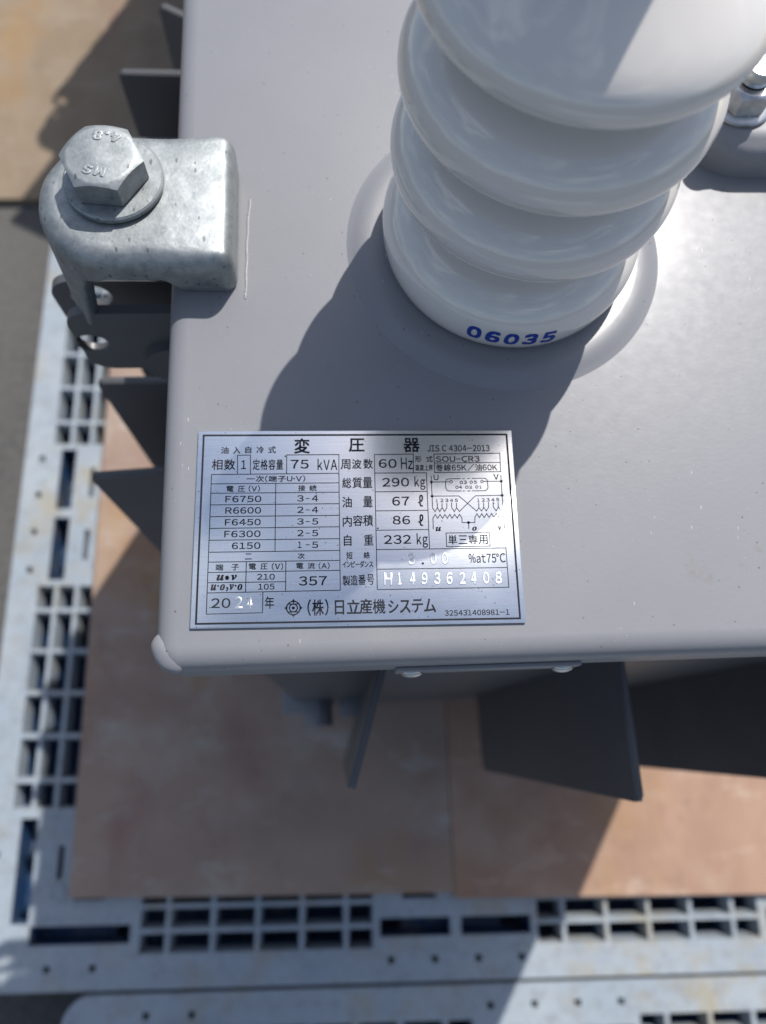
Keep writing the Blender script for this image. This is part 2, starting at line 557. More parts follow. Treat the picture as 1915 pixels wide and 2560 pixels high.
# weld bead closing the folded corner
bm = bmesh.new()
bmesh.ops.create_icosphere(bm, subdivisions=4, radius=1)
for v in bm.verts:
    nz = .02*math.sin(5*v.co.x+3)*math.sin(4*v.co.y)+(.10*math.sin(17*v.co.z+11*v.co.x)*math.sin(13*v.co.y) if v.co.z < -.2 else 0)
    v.co = Vector((v.co.x*5.6, v.co.y*8.0, v.co.z*4.6))*(1+nz)
    if v.co.z < 0: v.co.z *= 3.2
bmesh.ops.rotate(bm, cent=(0, 0, 0), matrix=Matrix.Rotation(math.radians(38), 3, 'Z'), verts=bm.verts)
bmesh.ops.translate(bm, vec=(-68.6, -44.1, -5.5), verts=bm.verts)
wb = put_bm("corner_weld", bm, M["paint"], lid, True, None)
# raised collar pressed into the lid round the bushing
BX, BY = 64.5, 119.6
lathe("raised_collar", [(66.6, -.4), (65.6, .06), (64.2, .5), (62.6, 1.35), (61.0, 2.2), (59.2, 2.85), (57.4, 3.15), (55.4, 3.2), (53.6, 3.15), (40, 3.1)], M["paint"], lid, (BX, BY, 0), 128, 60)
# thin run of paint / sealant beside the clamp
bm = bmesh.new()
pts = []
for i in range(90):
    t_ = i/89
    pts.append((-41.0+-.3*math.sin(5*t_)+.12*math.sin(23*t_)-1.8*t_, 142-46*t_))
for i, (x, y) in enumerate(pts):
    g_ = bmesh.ops.create_icosphere(bm, subdivisions=2, radius=.45+.2*random.random())
    bmesh.ops.scale(bm, vec=(1, 1.6, .55), verts=g_["verts"])
    bmesh.ops.translate(bm, vec=(x, y, .05), verts=g_["verts"])
put_bm("sealant_bead", bm, M["seal"], lid, True, None)

# tank, base and cooling fins
TX0, TX1, TY0, TY1 = -58.0, 380.0, -36.0, 388.0
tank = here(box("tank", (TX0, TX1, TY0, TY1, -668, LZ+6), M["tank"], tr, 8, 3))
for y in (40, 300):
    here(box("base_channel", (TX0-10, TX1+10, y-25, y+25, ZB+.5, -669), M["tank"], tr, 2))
def fin(a, b, z0, z1, th=4.2):
    """cooling fin from wall point a to outer point b (plan), rounded outer corners and a rolled rim"""
    A = Vector(a); B = Vector(b); L_ = (B-A).length; ux = (B-A)/L_; nn = Vector((-ux.y, ux.x))
    loop = [(0, z0), (L_-14, z0)]
    for i in range(1, 7):
        an = math.radians(-90+90*i/6); loop.append((L_-14+14*math.cos(an), z0+14+14*math.sin(an)))
    r = 3
    for i in range(0, 6):
        an = math.radians(90*i/5); loop.append((L_-r+r*math.cos(an), z1-r+r*math.sin(an)))
    loop.append((0, z1))
    bm = bmesh.new()
    f = []
    for sgn in (-1, 1):
        f.append([bm.verts.new((A.x+ux.x*s_+nn.x*sgn*th/2, A.y+ux.y*s_+nn.y*sgn*th/2, z)) for s_, z in loop])
    n = len(loop)
    bm.faces.new(f[0]); bm.faces.new(f[1][::-1])
    es = []
    for i in range(n):
        j = (i+1) % n; bm.faces.new((f[0][j], f[0][i], f[1][i], f[1][j]))
    bm.edges.ensure_lookup_table()
    rim = [e for e in bm.edges if any(len(x.verts) > 6 for x in e.link_faces)]
    bmesh.ops.bevel(bm, geom=rim, offset=1.2, segments=2, affect='EDGES')
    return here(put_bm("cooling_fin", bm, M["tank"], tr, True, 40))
FZ0, FZ1 = -610, -150
for y, dy in ((76, -4), (134, -1), (191, 0), (248, 0), (305, 0), (361, 0)):
    fin((TX0+1, y+4 if dy == -4 else y), (-147, y+dy*.5), FZ0, FZ1)
fin((TX0+1, TY1-3), (-122, 420), FZ0, FZ1)
for y in (76, 134, 191, 248, 305, 361): fin((TX1-1, y), (467, y), FZ0, FZ1)
fin((17, TY0+1), (-3, -101), FZ0, FZ1)
fin((148, TY0+1), (149, -114), FZ0, FZ1)
fin((290, TY0+1), (292, -114), FZ0, FZ1)
for x in (0, 60, 120, 180, 240, 300): fin((x, TY1-1), (x, 470), FZ0, FZ1)
# lifting lugs beside the clamp
def lug(y, x0, x1, z0, z1, hc, hr, rl, th=4.5):
    """vertical plate (normal along y) with a slotted hole and a rounded free end"""
    n = 48
    cz = (z0+z1)/2
    outer, inner = [], []
    for i in range(n):
        a = 2*math.pi*i/n
        inner.append((hc[0]+hr[0]*math.cos(a), hc[1]+hr[1]*math.sin(a)))
        # ray from hole centre to the outline
        dx, dz = math.cos(a), math.sin(a)
        lo, hi = 0, 400
        def inside(px, pz):
            if not (x0 <= px <= x1 and z0 <= pz <= z1): return False
            if px < x0+rl:
                for cz_, sg in ((z1-rl, 1), (z0+rl, -1)):
                    if (pz-cz_)*sg > 0 and (px-x0-rl)**2+(pz-cz_)**2 > rl*rl: return False
            return True
        for _ in range(40):
            md = (lo+hi)/2
            if inside(hc[0]+dx*md, hc[1]+dz*md): lo = md
            else: hi = md
        outer.append((hc[0]+dx*lo, hc[1]+dz*lo))
    for tx, tz in ((x1, z0), (x1, z1)):
        k = min(range(n), key=lambda i: (outer[i][0]-tx)**2+(outer[i][1]-tz)**2); outer[k] = (tx, tz)
    V, F = [], []
    for yy in (y-th/2, y+th/2):
        V.extend((x, yy, z) for x, z in outer); V.extend((x, yy, z) for x, z in inner)
    for i in range(n):
        j = (i+1) % n
        F += [(i, j, n+j, n+i), (2*n+i, 3*n+i, 3*n+j, 2*n+j), (i, 2*n+i, 2*n+j, j), (n+i, n+j, 3*n+j, 3*n+i)]
    bm = bmesh.new(); bv = [bm.verts.new(v) for v in V]
    for f in F: bm.faces.new([bv[i] for i in f])
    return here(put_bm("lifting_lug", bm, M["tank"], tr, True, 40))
lf = lug(109, -126.5, TX0+1, -82, -30, (-120, -56.5), (7.5, 8), 11)
lug(137, -142, TX0+1, -92, -48, (-124, -61), (10, 9.5), 13)
bm = bmesh.new(); bmesh.ops.create_cone(bm, cap_ends=True, segments=40, radius1=17, radius2=17, depth=5)
bmesh.ops.rotate(bm, cent=(0, 0, 0), matrix=Matrix.Rotation(math.pi/2, 3, 'X'), verts=bm.verts)
bmesh.ops.translate(bm, vec=(-82, 104.6, -72), verts=bm.verts)
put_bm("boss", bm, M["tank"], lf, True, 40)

# ------------------------------------------------------------------ cast clamp with its hex bolt
def clamp_mesh():
    zt = 22.0
    cx, cy, R, xr = -90.5, 128.0, 30.0, -45.3
    N1, NA, NR = 22, 40, 10
    outline = []                                   # counter-clockwise from lower right corner
    def perim():
        rc = 5
        pts = []
        for i in range(N1): pts.append((xr-rc-(xr-rc-cx)*i/N1, cy+R, 0, 1))
        for i in range(NA+1):
            a = math.radians(90+180*i/NA); pts.append((cx+R*math.cos(a), cy+R*math.sin(a), math.cos(a), math.sin(a)))
        for i in range(1, N1+1): pts.append((cx+(xr-rc-cx)*i/N1, cy-R, 0, -1))
        for i in range(1, 6):
            a = math.radians(-90+90*i/6); pts.append((xr-rc+rc*math.cos(a), cy-R+rc+rc*math.sin(a), math.cos(a), math.sin(a)))
        for i in range(0, NR+1): pts.append((xr, cy-R+rc+(2*R-2*rc)*i/NR, 1, 0))
        for i in range(1, 6):
            a = math.radians(90*i/6); pts.append((xr-rc+rc*math.cos(a), cy+R-rc+rc*math.sin(a), math.cos(a), math.sin(a)))
        return pts
    P = perim(); n = len(P)
    def sm(t): t = max(0, min(1, t)); return t*t*(3-2*t)
    def bottom(x, y):
        foot = sm((x+74)/9)                        # rests on the lid
        arch = 8.5
        zb = arch*(1-foot)+.4*foot
        if x < cx+14:
            a = math.degrees(math.atan2(y-cy, x-cx)) % 360
            tongue = sm(1.75*(1-abs(a-196)/45))
            left = sm((cx-2-x)/14)
            zb = zb*(1-left)+(2.0)*left if y < cy else zb
            if y >= cy: zb = zb*(1-left)+2*left
            zb -= 47*tongue
        return zb
    def flare(x, y):
        if x > cx+12: return -.3
        a = math.degrees(math.atan2(y-cy, x-cx)) % 360
        return -.6+5.0*sm(1.75*(1-abs(a-196)/45))
    V = []; rings = []
    RO = 8.0
    def ring(f):
        k = len(V); V.extend(f(*q) for q in P); rings.append(k)
    def top(ins, z):
        def place(x, y, nx, ny):
            k = .56 if x > xr-5.5 else 1-.44*sm((x-xr+24)/18.5)
            return (x-nx*ins*k, y-ny*ins*k, z-(x-cx)*.012)
        ring(place)
    for i in range(0, 7):
        a = math.radians(90*i/6)
        top(RO*(1-math.sin(a)), zt-RO*(1-math.cos(a)))
    for t in (.25, .5, .75, .93):
        ring(lambda x, y, nx, ny, t=t: (x+nx*flare(x, y)*t, y+ny*flare(x, y)*t, (zt-RO)*(1-t)+bottom(x, y)*t))
    ring(lambda x, y, nx, ny: (x+nx*(flare(x, y)-1.2), y+ny*(flare(x, y)-1.2), bottom(x, y)-.5))
    ring(lambda x, y, nx, ny: (x+nx*(flare(x, y)-4), y+ny*(flare(x, y)-4), bottom(x, y)))
    ring(lambda x, y, nx, ny: (x+nx*(flare(x, y)-6), y+ny*(flare(x, y)-6), bottom(x, y)+2))
    ring(lambda x, y, nx, ny: (x-nx*8, y-ny*7.5, max(bottom(x, y)+5, 11)))
    ring(lambda x, y, nx, ny: (x-nx*14, y-ny*14, 13))
    F = []
    for k in range(len(rings)-1):
        a, b = rings[k], rings[k+1]
        for i in range(n):
            j = (i+1) % n
            F.append((a+i, b+i, b+j, a+j))
    F.append(tuple(range(rings[0], rings[0]+n))); F.append(tuple(range(rings[-1], rings[-1]+n))[::-1])
    rnd = random.Random(3)
    V = [(x, y, z+.25*math.sin(x*.21+y*.13)*math.sin(y*.17)) for x, y, z in V]
    return V, F
cl = here(put("lid_clamp", *clamp_mesh(), M["galv"], tr, True, 70))
cl["label"] = "galvanised cast clamp gripping the lid edge"
lathe("washer", [(9, 22.6), (18.2, 22.6), (18.9, 23.3), (18.9, 24.9), (18.2, 25.6), (9, 25.6)], M["galv"], cl, (-89.9, 132.4, 0), 72)
# hex head: prism intersected with a chamfer cone, raised lettering joined in
def hex_head(c, R, z0, z1, rot, mname, parent, m, texts=(), nut_hole=0):
    V, F = [], []
    n = 96; H = R*math.cos(math.pi/6)
    def hexr(a):
        a = (a-rot) % (math.pi/3)
        return H/math.cos(a-math.pi/6)
    def ringz(f):
        k = len(V)
        for i in range(n):
            a = rot+2*math.pi*i/n; r, z = f(a); V.append((c[0]+r*math.cos(a), c[1]+r*math.sin(a), z))
        return k
    tip = z1-.5
    rr = [ringz(lambda a: (hexr(a)-.6, z0)), ringz(lambda a: (hexr(a), z0+.5)),
          ringz(lambda a: (hexr(a), tip-(hexr(a)-H*.985)*.62)),
          ringz(lambda a: (H*.985-.1, tip+.1)), ringz(lambda a: (H*.93, z1-.15)), ringz(lambda a: (H*.88, z1)), ringz(lambda a: (max(nut_hole, .05), z1))]
    for k in range(len(rr)-1):
        for i in range(n):
            j = (i+1) % n; F.append((rr[k]+i, rr[k]+j, rr[k+1]+j, rr[k+1]+i))
    acc = [V, F]
    for s_, b4, ang in texts:
        ca, sa = math.cos(ang), math.sin(ang)
        cx_, cy_ = b4[0], b4[1]; hw, hh = b4[2]/2, b4[3]/2
        fit_text(acc, s_, (-hw, -hh, hw, hh), 1, z1+.02, .25, .10, 1.0,
                 lambda p: (cx_+p[0]*ca-p[1]*sa, cy_+p[0]*sa+p[1]*ca, z1-.05+p[2]-z1))
    return put(mname, V, F, m, parent, True, 30)
hex_head((-91.7, 133.3), 15.6, 25.6, 36.6, math.radians(-5), "hex_bolt", cl, M["galv"],
         (("4.8", (-89.6, 141.4, 10.5, 4.6), math.radians(172)), ("MS", (-93.4, 126.2, 8.5, 4.2), math.radians(168))))

# ------------------------------------------------------------------ porcelain bushing
def bushing_profile():
    def bez(a, b, c, d, n=14):
        out = []
        for i in range(1, n+1):
            t = i/n; u = 1-t
            out.append(tuple(u**3*a[k]+3*u*u*t*b[k]+3*u*t*t*c[k]+t**3*d[k] for k in (0, 1)))
        return out
    p = [(38, 3.2), (47.0, 3.4), (49.2, 4.3), (50.4, 6.5), (51.4, 11), (51.6, 15)]
    p += bez((51.6, 15), (51.6, 24), (46, 29), (39, 31.5)) + bez((39, 31.5), (34, 33), (32, 35), (31.5, 39.5), 6)
    for zc, r, up in ((56, 51.2, True), (90.5, 51.2, True), (124.5, 50.6, False)):
        p += bez((31.5, zc-16), (31.5, zc-11), (r-.5, zc-13), (r, zc))
        if up: p += bez((r, zc), (r, zc+8.5), (46, zc+11.5), (39, zc+14)) + bez((39, zc+14), (34, zc+15.6), (32, zc+16.5), (31.5, zc+18), 5)
        else: p += bez((r, zc), (r, zc+8), (38, zc+12), (20.5, zc+24))
    p += [(20.0, 168), (20.0, 171)]
    return p
PROF = bushing_profile()
bs = here(lathe("bushing", bushing_profile(), M["porc"], tr, (BX, BY, 0), 160, 80))
acc = [[], []]
A0 = math.atan2(-46.6, -4.2)
def wrap(p):
    a = A0 + p[0]/51.6; r = 51.45+p[2]
    z = p[1]; r = p[2]
    for (ra, za), (rb, zb) in zip(PROF, PROF[1:]):
        if za <= z <= zb: r += ra+(rb-ra)*(z-za)/max(zb-za, 1e-6); break
    return (BX+r*math.cos(a), BY+r*math.sin(a), z)
for i, ch in enumerate("06035"):
    x = -16.6+i*7.3
    fit_text(acc, ch, (x, 11.2, x+4.9, 18.2), 3, .10, 0, 0, 1.0, wrap)
put("serial_number", acc[0], acc[1], M["blue"], bs)
# terminal pad on top of the bushing (above the frame, throws the shadow on the top shed)
lathe("terminal_cap", [(20.5, 170), (33, 171.5), (34, 174), (34, 187), (32, 190), (12, 191)], M["gasket"], bs, (BX-12, BY+7.2, 0), 64)

# ------------------------------------------------------------------ hand-hole cover with nut and stud
cv = None
def cover_mesh():
    V, F = [], []
    prof = [(0, 0.1), (0, 9.5), (.3, 11.5), (1.3, 13.6), (3.0, 15.2), (4.2, 15.8), (5.6, 16.9), (7.5, 17.8), (10, 18)]
    n = None
    for ins, z in prof:
        lp = rrect(147+ins, 262-ins, 154.5+ins, 268-ins, max(4, 26-ins), 10); n = len(lp)
        V.extend((x, y, z) for x, y in lp)
    for k in range(len(prof)-1):
        for i in range(n):
            j = (i+1) % n; F.append((k*n+i, k*n+j, (k+1)*n+j, (k+1)*n+i))
    F.append(tuple(range((len(prof)-1)*n, len(prof)*n)))
    return V, F
cv = here(put("cover", *cover_mesh(), M["paint"], tr, True, 50))
NC = (167.3, 178.2)
lathe("washer", [(6, 18.05), (13.4, 18.05), (13.9, 18.5), (13.9, 19.9), (13.3, 20.4), (6, 20.4)], M["zinc"], cv, (*NC, 0), 64)
hex_head(NC, 11.6, 20.5, 30.5, math.radians(2), "nut", cv, M["zinc"], (), 6.6)
lathe("stud", [(6.0, 20.5), (6.0, 31), (5.6, 31.4), (6.1, 31.9), (5.6, 32.5), (6.2, 33.2), (6.2, 36.5), (5.6, 37.4), (.05, 37.5)], M["zinc"], cv, (*NC, 0), 48)
# strip riveted to the front skirt of the lid
rs = here(box("rivet_strip", (13, 83, -52.8, -51.05, -24.5, -14), M["paint"], tr, .4))
for x in (19, 77):
    bm = bmesh.new()
    bmesh.ops.create_uvsphere(bm, u_segments=24, v_segments=12, radius=1)
    bmesh.ops.scale(bm, vec=(4.2, 1.9, 4.2), verts=bm.verts)
    bmesh.ops.translate(bm, vec=(x, -52.9, -19.5), verts=bm.verts)
    put_bm("rivet", bm, M["zinc"], rs, True, None)
# drain valve low on the front wall
bm = bmesh.new()
bmesh.ops.create_cone(bm, cap_ends=True, segments=32, radius1=15, radius2=15, depth=36)
bmesh.ops.rotate(bm, cent=(0, 0, 0), matrix=Matrix.Rotation(math.pi/2, 3, 'X'), verts=bm.verts)
bmesh.ops.translate(bm, vec=(-30, -44, -560), verts=bm.verts)
bm_box(bm, -66, -26, -50, -20, -548, -538, 3)
bm_box(bm, -8, 22, -54, -30, -575, -545, 4)
dv = here(put_bm("drain_valve", bm, M["paint"], tr, True, 40))
lathe("valve_cap", [(4, -535.8), (7, -535.8), (7, -531), (4, -531)], M["dark"], dv, (-48, -26, 0), 24)

# ------------------------------------------------------------------ nameplate
PW, PH = 60.0, 37.4
TH = -.01375
npl = bpy.data.objects.new("nameplate", None)
bm = bmesh.new()
bm_box(bm, -PW, PW, -PH, PH, .12, 1.25, .32, 3)
npl = put_bm("nameplate", bm, M["alu"], tr, True, 30)
npl.location = (-OFF.x*S, -OFF.y*S, -OFF.z*S); npl.rotation_euler.z = TH
npl["label"] = "aluminium rating plate printed in black"
ZI = 1.285

TXT=[
('油', -51.21, 28.15, -48.41, 30.87, 0),
('入', -46.74, 28.13, -44.02, 30.85, 0),
('自', -42.16, 28.31, -39.94, 30.95, 0),
('冷', -37.91, 28.29, -35.25, 31.02, 0),
('式', -33.5, 28.27, -30.76, 31.0, 0),
('変', -23.72, 28.21, -18.02, 34.12, 2),
('圧', -3.01, 28.74, 2.74, 34.04, 2),
('器', 17.88, 28.55, 23.87, 34.11, 2),
('JIS C 4304-2013', 26.91, 28.68, 50.9, 31.22, 0),
('相数', -54.42, 21.73, -45.81, 25.86, 1),
('1', -43.53, 22.01, -41.74, 25.41, 1),
('定格容量', -39.23, 21.63, -27.96, 25.77, 1),
('75', -25.04, 22.09, -18.4, 25.5, 1),
('kVA', -14.96, 21.48, -7.63, 25.86, 0),
('周', -6.25, 21.65, -2.64, 25.61, 1),
('波', -2.0, 21.86, 1.5, 25.66, 1),
('数', 2.33, 21.83, 5.83, 25.77, 1),
('60', 8.19, 22.22, 14.86, 25.6, 1),
('Hz', 16.6, 21.61, 21.08, 26.13, 0),
('形', 22.07, 24.48, 24.36, 26.9, 0),
('式', 26.36, 24.45, 28.74, 26.75, 0),
('温度上昇', 21.94, 20.96, 28.67, 23.32, 0),
('SOU−CR3', 29.99, 24.48, 46.75, 26.69, 0),
('巻線65K／油60K', 29.84, 20.72, 53.34, 23.49, 0),
('一次(端子U･V)', -41.42, 16.87, -19.63, 19.34, 0),
('電', -48.73, 13.13, -46.12, 15.37, 0),
('圧', -44.51, 13.1, -41.91, 15.33, 0),
('(V)', -40.56, 13.06, -36.41, 15.5, 0),
('接', -22.14, 13.21, -19.63, 15.49, 0),
('続', -18.0, 13.17, -15.4, 15.46, 0),
('F6750', -48.99, 9.05, -35.88, 11.47, 0),
('R6600', -48.85, 4.64, -35.87, 7.04, 0),
('F6450', -48.87, 0.15, -35.91, 2.53, 0),
('F6300', -48.96, -4.34, -35.9, -1.9, 0),
('6150', -46.08, -8.77, -35.86, -6.35, 0),
('3', -22.55, 9.15, -20.23, 11.5, 0),
('4', -17.11, 9.1, -14.83, 11.46, 0),
('2', -22.52, 4.72, -20.22, 7.05, 0),
('4', -17.11, 4.67, -14.84, 7.0, 0),
('3', -22.5, 0.25, -20.2, 2.56, 0),
('5', -17.03, 0.19, -14.84, 2.5, 0),
('2', -22.47, -4.19, -20.19, -1.85, 0),
('5', -17.03, -4.25, -14.85, -1.91, 0),
('1', -22.22, -8.62, -20.86, -6.31, 0),
('5', -17.03, -8.69, -14.86, -6.37, 0),
('二', -41.22, -12.66, -38.86, -10.53, 0),
('次', -22.2, -12.71, -19.78, -10.57, 0),
('端', -51.69, -16.63, -49.02, -14.33, 0),
('子', -46.04, -16.63, -43.43, -14.4, 0),
('電', -39.82, -16.41, -37.28, -14.22, 0),
('圧', -35.6, -16.47, -33.17, -14.27, 0),
('(V)', -31.56, -16.65, -27.55, -14.14, 0),
('電', -22.78, -16.37, -20.23, -14.25, 0),
('流', -18.65, -16.43, -16.08, -14.23, 0),
('(A)', -14.65, -16.61, -10.73, -14.18, 0),
('𝒖', -51.19, -20.29, -48.71, -18.27, 2),
('･', -48.08, -20.02, -46.97, -18.69, 2),
('𝒗', -46.01, -20.25, -44.08, -18.34, 2),
('210', -36.76, -20.22, -30.5, -18.12, 0),
('𝒖·𝒐,𝒗·𝒐', -53.13, -24.26, -42.02, -21.73, 2),
('105', -36.32, -23.83, -30.56, -21.75, 0),
('357', -21.7, -22.56, -11.77, -19.24, 1),
('20', -52.75, -30.22, -46.11, -26.78, 1),
('年', -33.81, -30.73, -30.63, -26.38, 1),
('(株)', -18.62, -33.51, -11.27, -27.7, 2),
('日', -8.85, -33.27, -5.68, -28.2, 2),
('立', -4.56, -33.02, 0.05, -28.11, 2),
('産', 0.05, -33.1, 4.47, -27.86, 2),
('機', 4.74, -33.18, 9.18, -27.94, 0),
('シ', 10.35, -32.99, 13.89, -28.53, 2),
('ス', 14.48, -33.06, 18.22, -28.48, 2),
('テ', 18.89, -33.02, 22.76, -28.28, 2),
('ム', 23.24, -32.97, 27.42, -28.15, 2),
('325431408981-1', 30.63, -34.37, 54.15, -32.39, 0),
('総', -5.74, 14.22, -2.42, 18.25, 1),
('質', -1.9, 14.21, 1.66, 18.39, 1),
('量', 1.99, 14.26, 5.47, 18.49, 1),
('油', -5.82, 6.69, -2.33, 10.75, 1),
('量', 1.97, 6.8, 5.43, 10.92, 1),
('内', -5.71, -0.73, -2.44, 3.27, 1),
('容', -1.91, -0.52, 1.64, 3.58, 1),
('積', 1.84, -0.56, 5.44, 3.63, 1),
('自', -5.4, -8.05, -2.65, -3.91, 1),
('重', 1.99, -7.94, 5.4, -3.89, 1),
('290', 9.37, 14.7, 19.33, 18.07, 1),
('kg', 21.5, 13.34, 25.51, 18.66, 0),
('67', 12.86, 7.24, 19.2, 10.65, 1),
('ℓ', 22.6, 6.75, 24.41, 11.31, 0),
('86', 12.85, -0.06, 19.23, 3.17, 1),
('ℓ', 22.4, -0.77, 24.23, 3.65, 0),
('232', 9.42, -7.53, 19.29, -4.22, 1),
('kg', 21.5, -9.09, 25.54, -3.61, 0),
('短', -4.52, -12.94, -2.35, -10.4, 0),
('絡', 1.8, -12.85, 3.95, -10.4, 0),
('インピーダンス', -5.96, -16.22, 5.08, -13.78, 0),
('製', -6.02, -22.86, -3.31, -19.18, 1),
('造', -3.11, -22.75, -0.58, -19.02, 1),
('番', -0.34, -22.67, 2.3, -18.9, 1),
('号', 2.82, -22.64, 5.35, -18.82, 1),
('%at75', 40.47, -15.03, 50.6, -11.6, 0),
('°C', 50.76, -15.0, 54.1, -11.57, 0),
('U', 28.84, 17.17, 30.64, 19.18, 0),
('V', 51.76, 17.2, 53.67, 19.39, 0),
('3', 40.21, 15.48, 41.32, 16.8, 0),
('5', 44.05, 15.62, 45.13, 16.78, 0),
('4', 38.26, 13.73, 39.41, 14.77, 0),
('2', 42.09, 13.7, 43.24, 14.74, 0),
('1', 46.1, 13.68, 46.75, 14.71, 0),
('1', 29.29, 8.51, 29.93, 9.58, 0),
('2', 30.96, 8.49, 32.1, 9.68, 0),
('3', 32.79, 8.48, 33.93, 9.67, 0),
('4', 34.62, 8.46, 35.76, 9.65, 0),
('5', 36.45, 8.49, 37.53, 9.68, 0),
('1', 44.97, 8.49, 45.7, 9.68, 0),
('2', 46.67, 8.47, 47.82, 9.74, 0),
('3', 48.47, 8.53, 49.62, 9.77, 0),
('4', 50.31, 8.51, 51.46, 9.75, 0),
('5', 52.16, 8.59, 53.24, 9.79, 0),
('𝒖', 28.71, -2.81, 30.61, -1.25, 2),
('𝒐', 42.4, -2.79, 44.06, -1.28, 2),
('𝒗', 52.04, -2.78, 53.4, -1.19, 2),
('単', 33.25, -8.02, 36.41, -4.45, 1),
('三', 37.03, -7.84, 40.3, -4.6, 1),
('専', 40.75, -8.0, 44.15, -4.53, 1),
('用', 44.6, -8.0, 47.89, -4.53, 1),
]
STAMP=[
('2', -44.93, -30.8, -41.81, -26.2),
('4', -40.52, -30.87, -38.31, -26.26),
('3', 17.91, -15.59, 20.55, -11.01),
('0', 26.06, -15.49, 28.67, -10.99),
('0', 30.28, -15.55, 32.9, -11.04),
('H', 8.84, -23.05, 12.01, -18.39),
('1', 13.8, -23.05, 15.27, -18.41),
('4', 18.17, -23.06, 20.36, -18.43),
('9', 22.55, -23.07, 24.94, -18.45),
('3', 27.14, -23.08, 29.61, -18.48),
('6', 31.62, -23.08, 34.14, -18.5),
('2', 36.34, -23.09, 38.82, -18.53),
('4', 40.67, -23.09, 42.84, -18.54),
('0', 45.17, -23.1, 47.67, -18.57),
('8', 49.68, -23.11, 52.34, -18.59),
]
LINES= [[(-44.82, 20.05), (-45.02, 27.5), (-40.2, 27.56), (-40.04, 20.1)], [(-26.56, 20.05), (-26.63, 27.53), (-6.92, 27.6), (-6.99, 20.09)], [(-54.43, 19.91), (-6.99, 20.09)], [(-54.43, 19.91), (-54.4, -32.36)], [(-6.99, 20.09), (-6.92, -24.5)], [(-54.38, 16.23), (-6.99, 16.29)], [(-54.4, 12.58), (-6.95, 12.6)], [(-54.39, 8.07), (-6.95, 8.13)], [(-54.42, 3.56), (-6.95, 3.62)], [(-54.37, -0.91), (-6.96, -0.78)], [(-54.4, -5.38), (-6.96, -5.3)], [(-54.35, -9.85), (-6.97, -9.77)], [(-54.36, -13.51), (-6.93, -13.48)], [(-30.58, 16.18), (-30.51, -9.79)], [(-40.76, -13.53), (-40.79, -24.66)], [(-26.55, -13.49), (-26.52, -24.58)], [(-54.33, -17.34), (-6.93, -17.15)], [(-54.3, -21.06), (-26.56, -21.09)], [(-54.31, -24.76), (-6.92, -24.5)], [(-34.61, -24.76), (-34.63, -32.17)], [(-54.4, -32.36), (-34.63, -32.17)], [(6.54, 27.52), (6.45, -24.47)], [(6.54, 27.52), (21.39, 27.66), (21.24, 20.2)], [(6.58, 20.08), (26.13, 20.08), (26.1, -9.45)], [(6.54, 12.65), (26.12, 12.71)], [(6.53, 5.21), (26.1, 5.23)], [(6.56, -2.26), (26.04, -2.18)], [(6.56, -9.62), (54.54, -9.55), (54.6, -24.31), (6.45, -24.47)], [(6.55, -16.96), (54.51, -16.96)], [(29.32, 27.6), (54.73, 27.84), (54.62, 20.35), (29.34, 20.15), (29.32, 27.6)], [(29.32, 23.97), (54.59, 24.07)], [(32.48, -3.61), (48.74, -3.55), (48.7, -8.77), (32.5, -8.8), (32.48, -3.61)], [(-19.42, 10.27), (-17.92, 10.25)], [(-19.41, 5.83), (-17.91, 5.81)], [(-19.4, 1.34), (-17.91, 1.33)], [(-19.39, -3.06), (-17.9, -3.08)], [(-19.38, -7.47), (-17.9, -7.49)]]
DIAG= [[(27.9, 18.88), (27.89, 16.36), (27.9, 10.78), (27.86, 6.16), (28.78, 4.73), (29.69, 6.26), (30.53, 4.72), (31.47, 6.24), (32.35, 4.7), (33.29, 6.23), (33.34, 8.12)], [(29.69, 6.26), (29.73, 8.15)], [(31.47, 6.24), (31.53, 8.14)], [(35.15, 8.22), (35.12, 6.21), (36.04, 4.66), (36.94, 6.19), (37.94, 4.69), (44.28, 10.77), (54.51, 10.87)], [(36.94, 6.19), (36.97, 8.09)], [(27.9, 10.78), (38.03, 10.77), (44.46, 4.75), (45.39, 6.11), (46.29, 4.76), (47.23, 6.17), (48.13, 4.79), (49.07, 6.25), (49.15, 8.22)], [(45.39, 6.11), (45.39, 8.13)], [(47.23, 6.17), (47.26, 8.16)], [(50.87, 8.2), (50.86, 6.3), (51.87, 4.8), (52.75, 6.28), (53.71, 4.85), (54.59, 6.34), (54.51, 10.87), (54.55, 16.51), (54.6, 19.01)], [(52.75, 6.28), (52.78, 8.19)], [(27.89, 16.36), (34.75, 16.36)], [(47.7, 16.51), (54.55, 16.51)], [(27.8, -2.09), (27.85, 2.16), (28.77, 3.6), (29.62, 2.09), (30.59, 3.59), (31.43, 2.07), (32.41, 3.57), (33.25, 2.1), (34.23, 3.6), (35.07, 2.08), (36.06, 3.6), (36.94, 2.11), (37.88, 3.59), (38.72, 2.17), (38.73, 0.36), (43.52, 0.36), (43.63, 2.28), (44.47, 3.76), (45.34, 2.22), (46.3, 3.74), (47.16, 2.2), (48.18, 3.79), (49.0, 2.23), (50.01, 3.78), (50.88, 2.26), (51.85, 3.76), (52.66, 2.26), (53.68, 3.79), (54.55, 2.36), (54.55, -1.98)], [(41.12, 0.34), (41.12, -2.07)], [(39.09, 17.66), (34.23, 17.57), (33.64, 17.34), (33.22, 16.62), (33.25, 13.97), (33.56, 13.13), (34.34, 12.76), (39.17, 12.72)], [(43.25, 17.7), (48.36, 17.72), (49.03, 17.35), (49.27, 16.74), (49.33, 14.09), (49.0, 13.25), (48.16, 12.77), (43.09, 12.74)], [(39.66, 17.66), (40.66, 17.65)], [(41.63, 17.67), (42.67, 17.68)], [(39.63, 12.72), (40.55, 12.71)], [(41.36, 12.73), (42.51, 12.74)]]
